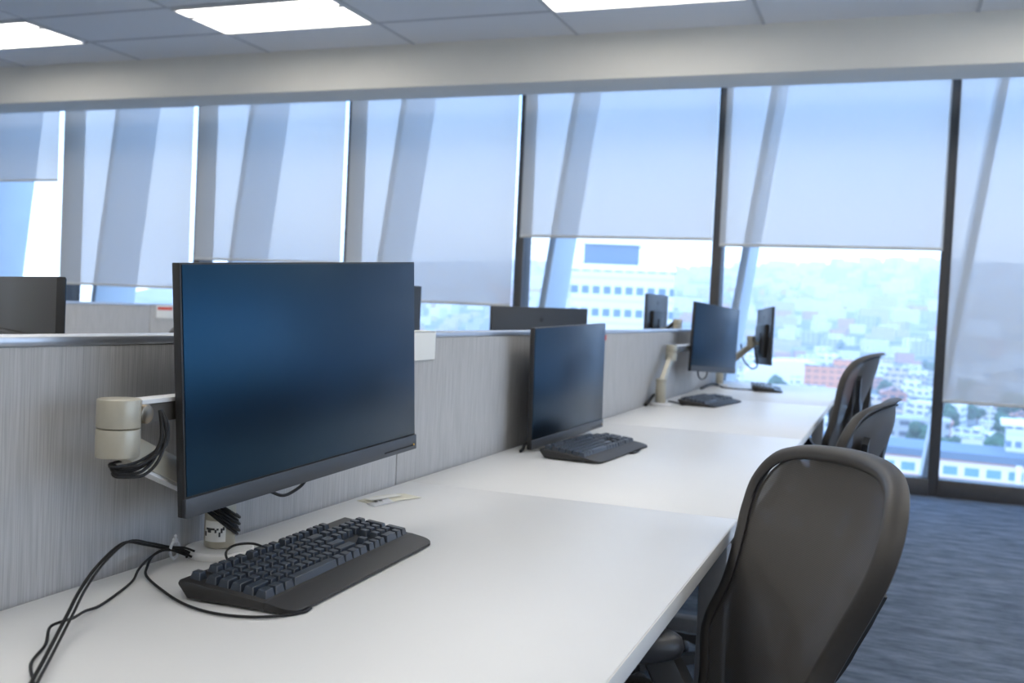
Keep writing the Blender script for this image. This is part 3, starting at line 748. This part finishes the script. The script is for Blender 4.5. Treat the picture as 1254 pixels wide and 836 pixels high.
def make_chair(r0, r1, curl, zb, label, fork_x=.175, fork_h=.465, wide=1.):
    t = empty('office_chair', (0, 0, 0), 0, label, 'office chair', 'black mesh office chairs')
    F = back_fn(r0, r1, curl, 1.07, zb)
    H = smooth([Vector((x*1.025, h, 0)) for x, h in HALF], 5)
    loop = [(p.x, p.y) for p in H]+[(-p.x, p.y) for p in H[::-1]][1:-1]
    P = [F(x, h) for x, h in loop]
    nrm = []
    for x, h in loop:
        du = F(x+.004, h)-F(x-.004, h); dv = F(x, min(h+.004, .63))-F(x, max(h-.004, 0)); nrm.append(du.cross(dv).normalized())
    # rim: flattened, with a groove towards the mesh
    sect = [(-.014, .008), (-.008, .0125), (.000, .013), (.006, .009), (.0095, .001), (.0095, -.010), (.006, -.020), (.001, -.021), (-.001, -.012), (-.006, -.003), (-.013, .002)]
    b = MB(); b.tube(P, 1., closed=True, sub=1, sect=sect, up=nrm); b.build('back_frame', 'rim', t, 50)
    b = MB()      # dark piping seam between frame and mesh, on both faces
    for sgn in (-1, 1):
        inner = [F(x*.962, .3125+(h-.3125)*.968)+nn*sgn*.0075 for (x, h), nn in zip(loop, nrm)]
        b.tube(inner, .0022, n=6, closed=True, sub=1)
    b.build('piping', 'chairdark', t, 60)
    # mesh: rows across between mirrored outline points
    m = len(H)-1; b = MB()
    def fn(u, v):
        p = v*m; i = min(int(p), m-1); q = H[i].lerp(H[i+1], p-i)
        s_ = (2*u-1); return F(q.x*.962*s_, .3125+(q.y-.3125)*.968)
    b.grid(fn, 24, m); b.build('back_mesh', 'mesh', t, None)
    # spine behind the back: Y shaped bar with lumbar pad
    back = Vector((0, 1, 0))
    b = MB()
    bot = Vector((0, .20, zb-.06))
    fork = F(0, .20)+Vector((0, .055, 0))
    flat = [(-.022, -.009), (.022, -.009), (.022, .009), (-.022, .009)]
    b.tube([bot, F(0, .05)+Vector((0, .055, 0)), fork], 1., sub=5, sect=flat, up=(0, 1, 0))
    for s in (-1, 1):
        e = F(s*fork_x, fork_h)+Vector((0, .022, 0))
        b.tube([fork, F(s*.08, .30)+Vector((0, .046, 0)), F(s*fork_x*.70, .39)+Vector((0, .037, 0)), e], [wide, wide*.95, wide*.9, .85], sub=5, sect=flat, up=(0, 1, 0))
    b.build('spine', 'chairdark', t)
    b = MB(); b.grid(lambda u, v: F(-.13+.26*u, .10+.11*v)+Vector((0, .028+.012*math.sin(v*PI), 0)), 12, 5)
    lp = b.build('lumbar_pad', 'chairdark', t, None); sl = lp.modifiers.new('thickness', 'SOLIDIFY'); sl.thickness = .012
    # seat
    zs = .445
    b = MB()
    SP = []
    for k in range(40):
        a = 2*PI*k/40; c, s = math.cos(a), math.sin(a)
        x = .245*(abs(c)**.55)*(1 if c > 0 else -1); y = -.045+.225*(abs(s)**.55)*(1 if s > 0 else -1)
        SP.append(Vector((x*(1-.12*max(0, y/.2)), y, zs-.03*max(0, (-y-.16)/.11)+.012*abs(x/.25)**2)))
    b.tube(SP, 1., closed=True, sub=1, sect=[(-.016, -.012), (0, -.016), (.016, -.012), (.020, 0), (.016, .012), (0, .016), (-.016, .012), (-.02, 0)], up=(0, 0, 1)); b.build('seat_frame', 'rim', t, 50)
    b = MB(); b.grid(lambda u, v: (lambda p: (p.x*(1-.0), p.y, p.z-.02*math.sin(u*PI)*math.sin(v*PI)))(SP[int(round(20+ (1-u)*0))] if False else Vector(((2*u-1)*.225*(1-.10*max(0, v-.5)*2), -.245+.40*v, zs+.004))), 12, 12); b.build('seat_mesh', 'mesh', t, None)
    b = MB(); b.box((0, .02, zs-.075), (.26, .24, .05), bevel=.015)
    b.box((0, .17, zs-.055), (.07, .14, .05), bevel=.012); b.build('tilt_housing', 'chairdark', t)
    b = MB(); b.cyl((0, 0, .11), (0, 0, .30), .030, n=24); b.cyl((0, 0, .28), (0, 0, zs-.08), .016, n=20); b.build('gas_lift', 'chairdark', t)
    # arms
    for s in (-1, 1):
        b = MB()
        x = s*.205
        b.tube([(s*.10, .175, zs-.06), (s*.19, .185, zs-.03), (s*.235, .165, zs+.04), (s*.228, .11, zs+.10), (s*.212, .065, zs+.15), (x, .03, .66)], [1.25, 1.2, 1.1, 1., 1., 1.], sub=5,
               sect=[(-.014, -.019), (.014, -.019), (.019, 0), (.014, .019), (-.014, .019), (-.019, 0)], up=(0, 1, 0)); ar = b.build('arm_support', 'chairdark', t, 50)
        pad = []
        b = MB()
        prof = []
        for k in range(24):
            a = 2*PI*k/24; c, s2 = math.cos(a), math.sin(a)
            pad.append(((abs(c)**.7)*(1 if c > 0 else -1)*.042, -.055+(abs(s2)**.7)*(1 if s2 > 0 else -1)*.125))
        tb = bmesh.new(); rings = []
        for sc, z in ((.80, -.024), (.95, -.018), (1.0, -.006), (.97, .006), (.86, .013), (.55, .016)):
            rings.append([tb.verts.new((x+px*sc, -.055+(py+.055)*sc, .680+z)) for px, py in pad])
        for r_, q_ in zip(rings, rings[1:]):
            for k in range(24): tb.faces.new((r_[k], r_[(k+1) % 24], q_[(k+1) % 24], q_[k]))
        tb.faces.new(rings[0][::-1]); tb.faces.new(rings[-1]); bmesh.ops.recalc_face_normals(tb, faces=tb.faces[:])
        b.join(tb); b.build('arm_pad', 'armpad', t, 60)
    # five-star base
    b = MB(); b.cyl((0, 0, .075), (0, 0, .125), .045, .036, n=24, bevel=.004); b.build('hub', 'chairdark', t)
    for k in range(5):
        a = 2*PI*k/5+.3; c, s = math.cos(a), math.sin(a)
        b = MB(); b.tube([(c*.03, s*.03, .105), (c*.16, s*.16, .098), (c*.31, s*.31, .072)], [1.1, 1., .75], sub=4, sect=[(-.02, -.014), (.02, -.014), (.014, .014), (-.014, .014)], up=(0, 0, 1))
        lg = b.build('leg', 'chairdark', t, 40)
        b = MB(); w_ = Vector((-s, c, 0))
        p = Vector((c*.31, s*.31, .030))
        for d in (-1, 1): b.cyl(p+w_*d*.006, p+w_*d*.024, .029, n=20, bevel=.003)
        b.cyl(p, p+Vector((0, 0, .05)), .008, n=12); b.build('caster', 'chairdark', lg)
    return t
ch1 = make_chair(.331, .538, -.639, .316, 'black mesh office chair nearest the camera, pushed in beside the worktop')
ch1.location = (-.399, 1.552, -.006); ch1.rotation_euler = (0, 0, -1.140)
ch2 = make_chair(.331, .538, -.639, .316, 'black mesh office chair right behind the nearest chair, seen from its side', .225, .535, 1.6)
ch2.location = (-.385, 3.08, 0); ch2.rotation_euler = (0, 0, R(-97))
ch3 = make_chair(.22, .42, -.3, .395, 'farthest black mesh office chair, tall against the city view', .225, .535, 1.6)
ch3.location = (-.40, 4.38, .0); ch3.rotation_euler = (0, 0, R(-95))
ch4 = copy_tree(ch3); ch4['label'] = 'office chair whose grey top just shows over the screen left of the nearest monitor'
ch4.location = (-2.30, 3.37, 0); ch4.rotation_euler = (0, 0, R(75))

# ------------------------------------------------------------------ the city outside
GZ = -46.
def hill_z(x, y):
    d = max(0, y-1100)
    return GZ+ (d*.088 if d < 2800 else 2800*.088+(d-2800)*.03) + 14*math.sin(x*.004+y*.002)*min(1, d/900) + 30*math.sin(x*.0011+.7)*min(1, d/2500)
b = MB(); NX, NY = 60, 80
b.grid(lambda u, v: (lambda x, y: (x, y, hill_z(x, y)))((-1+2*u)*(600+3600*v*v), 12+6500*v*v), NX, NY)
o = b.build('ground', 'ground'); struct(o)
rng = random.Random(11)
protos = []
def proto_house(wall, roof, w, d, h, kind):
    t = MB(); t.box((0, 0, h/2-2), (w, d, h+4)); 
    if kind == 1: t.box((w*.2, 0, h+.9), (w*.3, d*.4, 1.8)); t.box((0, 0, h+.2), (w+.3, d+.3, .5))
    if kind == 2: t.prism([(-w/2-.4, h), (w/2+.4, h), (0, h+w*.22)], 'y', -d/2-.4, d/2+.4)
    if kind == 3: t.box((-w*.2, d*.1, h+2), (w*.5, d*.6, 4.2)); t.box((0, 0, h+.2), (w+.2, d+.2, .4))
    return t
kinds = [('housewhite', 14, 12, 8, 1), ('housewhite', 12, 10, 7, 1), ('housewhite', 18, 12, 10, 3), ('housetan', 12, 11, 7, 2), ('housebrick', 11, 10, 6.5, 2), ('housegrey', 16, 12, 9, 1), ('housewhite', 24, 14, 13, 1), ('housetan', 20, 12, 11, 3)]
pl_ = {'housewhite': 'white', 'housetan': 'tan', 'housebrick': 'red brick', 'housegrey': 'grey'}
for (mt, w, d, h, kd) in kinds:
    b = proto_house(mt, None, w, d, h, kd); me_o = b.build('house', mt, None, 30); protos.append((me_o, mt, w))
used = set(); spots = []
KEEP = [(-41, 158, 16), (38, 205, 30), (0, 205, 26), (75, 205, 26), (18, 205, 22), (58, 205, 22), (90, 205, 26), (-29, 575, 30), (-62, 700, 52), (-17, 205, 26)]
cells = {}
def free(x, y, r):
    for (a, b_, q) in KEEP:
        if (x-a)**2+(y-b_)**2 < (q+r)**2: return False
    cx, cy = int(x//90), int(y//90)
    for i in (-1, 0, 1):
        for j in (-1, 0, 1):
            for (a, b_, q) in cells.get((cx+i, cy+j), ()):
                if (x-a)**2+(y-b_)**2 < (q+r)**2: return False
    cells.setdefault((cx, cy), []).append((x, y, r)); return True
for k in range(26000):
    y = 235+4600*rng.random()**1.45; ang = R(rng.uniform(-31, 14)); x = y*math.tan(ang)
    i = rng.randrange(len(protos)); s = rng.uniform(.8, 1.3)*(1 if y < 900 else 1.25 if y < 1500 else 1.9)
    if free(x, y, .66*protos[i][2]*s+1+.004*y): spots.append((y, x, i, s, rng.uniform(-.5, .5)))
spots.sort()
for (y, x, i, s, rz) in spots[:296]:
    src, mt, w = protos[i]
    if i in used: o = src.copy(); COL.objects.link(o)
    else: o = src; used.add(i)
    o.location = (x, y, hill_z(x, y)); o.rotation_euler = (0, 0, rz); o.scale = (s, s, s)
    tag(o, 'small %s building among the hazy city blocks below the windows' % pl_[mt], 'house', 'hazy %s city buildings' % pl_[mt])
b = MB(); mats = ['housewhite', 'housetan', 'housebrick', 'housegrey']; cnt = 0
for (y, x, i, s, rz) in spots[296:]:
    (mt, w, d, h, kd) = kinds[i]; n0 = len(b.bm.faces)
    b.box((x, y, hill_z(x, y)+h*s/2-3), (w*s, d*s, h*s+6), rot=Matrix.Rotation(rz, 3, 'Z'))
    b.bm.faces.ensure_lookup_table()
    for f_ in b.bm.faces[n0:]: f_.material_index = mats.index(mt)
o = b.build('distant_houses', 'housewhite', None, 30)
for m_ in mats[1:]: o.data.materials.append(M[m_])
tag(o, 'mass of tiny pale houses covering the hazy far hillside', 'houses', None, 'stuff')

def building(name, loc, rz, label, cat='building'):
    return empty(name, loc, rz, label, cat)
# white tower beyond the fourth blind
t = building('tower_block', (-41., 158, GZ), R(12), 'white tower with rows of dark windows and a blue rooftop box')
b = MB(); b.box((0, 0, 27), (16, 14, 54)); b.build('block', 'tower', t, 30)
b = MB(); b.box((0, 0, 54.4), (16.4, 14.4, .9)); b.build('parapet', 'roofwhite', t, 30)
b = MB(); b.box((-2.2, 0, 56.5), (8.5, 8, 3.4)); b.build('rooftop_box', 'roofblue', t, 30)
b = MB(); b.box((-2.2, 0, 58.5), (9.2, 8.6, .6)); b.build('rooftop_slab', 'roofwhite', t, 30)
b = MB(); b.cyl((7.2, -5, 54), (7.2, -5, 59), .25, n=10); b.build('mast', 'roofwhite', t, 30)
# long apartment block low at the right
t = building('apartment_building', (38, 205, GZ), R(-4), 'long pale apartment block with pink bands low behind the right windows')
b = MB(); b.box((0, 0, 11.5), (110, 16, 24)); b.build('block', 'apart', t, 30)
b = MB(); b.box((0, 0, 24.2), (111, 17, 1.4)); b.build('roof', 'roofblue', t, 30)
b = MB(); b.box((6, 5, 27.2), (46, 9, 5.2)); b.build('rooftop_storey', 'tower', t, 30)
b = MB(); b.box((6, 5, 30.1), (48, 10, .7)); b.build('rooftop_slab', 'roofwhite', t, 30)
for k in range(7):
    b = MB(); b.box((-45+k*15, -8.2, 11.5), (1.0, 1.0, 24)); b.build('pilaster', 'roofwhite', t, 30)
# orange block and white vaulted hall
t = building('orange_block', (-29, 575, GZ), R(5), 'orange-pink building just above the far end of the worktops')
b = MB(); b.box((0, 0, 11), (30, 18, 26)); b.box((6, 0, 25.5), (12, 14, 5)); b.build('block', 'orange', t, 30)
b = MB(); b.box((0, 0, 24.2), (30.6, 18.6, .5)); b.build('roof', 'housetan', t, 30)
t = building('vaulted_hall', (-62, 700, GZ), R(8), 'long white hall with a vaulted roof above the orange-pink building')
poly = [(-32, 0), (32, 0), (32, 9)]+[(32*math.cos(a), 9+13*math.sin(a)) for a in [PI*k/16 for k in range(1, 16)]]+[(-32, 9)]
b = MB(); b.prism(poly, 'y', -30, 30); b.build('vault', 'roofwhite', t, 30)
b = MB(); b.box((0, -30.3, 4), (40, .6, 6)); b.build('front_windows', 'roofblue', t, 30)
# trees
b = MB()
def tree_proto(name):
    t = empty(name, (0, 0, 0))
    b = MB(); b.cyl((0, 0, -1), (0, 0, 5), .45, .3, n=8); b.build('trunk', 'bark', t)
    tb = bmesh.new(); r = random.Random(4)
    for k in range(11):
        c = Vector((r.uniform(-2.6, 2.6), r.uniform(-2.6, 2.6), 6+r.uniform(-1.6, 3))); s = r.uniform(1.4, 2.6)
        g = bmesh.ops.create_icosphere(tb, subdivisions=2, radius=s)
        for v_ in g['verts']: v_.co = v_.co*(1+r.uniform(-.16, .16))+c
    b = MB(); b.join(tb); b.build('crown', 'leaf', t, None)
    return t
tp = tree_proto('tree'); first = True
for k in range(90):
    s = rng.uniform(.9, 1.9)
    for tr in range(60):
        y = rng.uniform(222, 620) if k < 70 else rng.uniform(600, 1300); x = y*math.tan(R(rng.uniform(-14, 12) if k < 70 else rng.uniform(-30, 12)))
        if free(x, y, 4.9*s): break
    else: continue
    o = tp if first else copy_tree(tp); first = False
    o.location = (x, y, hill_z(x, y)); o.scale = (s, s, s*rng.uniform(.8, 1.1)); o.rotation_euler = (0, 0, rng.uniform(0, 6))
    tag(o, 'green tree among the hazy city buildings below the windows', 'tree', 'trees in the hazy city')

# haze: real scattering air outside
b = MB(); b.box((0, 3612, 95), (9000, 7200, 330))
hz, nt, pb = new_mat('city haze'); nt.nodes.remove(pb)
vs = nt.nodes.new('ShaderNodeVolumeScatter'); vs.inputs['Color'].default_value = (.92, .945, 1, 1); vs.inputs['Density'].default_value = .00034; vs.inputs['Anisotropy'].default_value = .0
nt.links.new(vs.outputs[0], nt.nodes['Material Output'].inputs['Volume'])
o = b.build('haze', hz, None, None); tag(o, 'bluish white haze hanging over the city outside the windows', 'haze', None, 'stuff')

# ------------------------------------------------------------------ sky
w = bpy.data.worlds.new('World'); scene.world = w; w.use_nodes = True
nt = w.node_tree; bg = nt.nodes['Background']
tc = nt.nodes.new('ShaderNodeTexCoord'); sp = nt.nodes.new('ShaderNodeSeparateXYZ'); nt.links.new(tc.outputs['Generated'], sp.inputs[0])
rp = nt.nodes.new('ShaderNodeValToRGB'); nt.links.new(sp.outputs['Z'], rp.inputs['Fac'])
e = rp.color_ramp.elements
e[0].position = 0.; e[0].color = (.82, .90, 1.0, 1)
e[1].position = 1.; e[1].color = (.29, .49, .87, 1)
x = e.new(.09); x.color = (.76, .87, 1.0, 1)
x = e.new(.20); x.color = (.34, .57, .95, 1)
x = e.new(.45); x.color = (.29, .52, .93, 1)
nt.links.new(rp.outputs['Color'], bg.inputs['Color']); bg.inputs['Strength'].default_value = 4.9

sl = bpy.data.lights.new('fill_sun', 'SUN'); sl.energy = 1.9; sl.angle = R(12); sl.color = (1, .97, .94)
so = bpy.data.objects.new('fill_sun', sl); COL.objects.link(so)
so.rotation_euler = Vector((.28, .80, -.72)).to_track_quat('-Z', 'Y').to_euler()      # soft sun behind the building, added to brighten the hazy city

# ------------------------------------------------------------------ camera
cam = bpy.data.cameras.new('camera'); co = bpy.data.objects.new('camera', cam); COL.objects.link(co)
fpx, yaw, pit, rol = 1219.93, -.363291, -.031973, .046032
cy, sy = math.cos(yaw), math.sin(yaw)
fw = Vector((sy*math.cos(pit), cy*math.cos(pit), math.sin(pit))); rt = Vector((cy, -sy, 0)); up = rt.cross(fw)
c, s = math.cos(rol), math.sin(rol)
r2 = c*rt+s*up; u2 = -s*rt+c*up
m = Matrix((r2, u2, -fw)).transposed().to_4x4(); m.translation = (0, 0, 1.13)
co.matrix_world = m
cam.sensor_width = 36; cam.lens = 36*fpx/1254; cam.clip_end = 12000; cam.clip_start = .02
cam.dof.use_dof = True; cam.dof.focus_distance = 1.55; cam.dof.aperture_fstop = 5.6; cam.dof.aperture_blades = 9
scene.camera = co
scene.view_settings.view_transform = 'Standard'; scene.view_settings.look = 'None'
scene.view_settings.exposure = -.32; scene.view_settings.gamma = 1.; scene.view_settings.use_curve_mapping = False
cy_ = scene.cycles
cy_.use_denoising = True; cy_.max_bounces = 8; cy_.diffuse_bounces = 4; cy_.glossy_bounces = 4; cy_.transparent_max_bounces = 16; cy_.transmission_bounces = 6; cy_.volume_bounces = 2
cy_.sample_clamp_indirect = 6; cy_.caustics_reflective = False; cy_.caustics_refractive = False
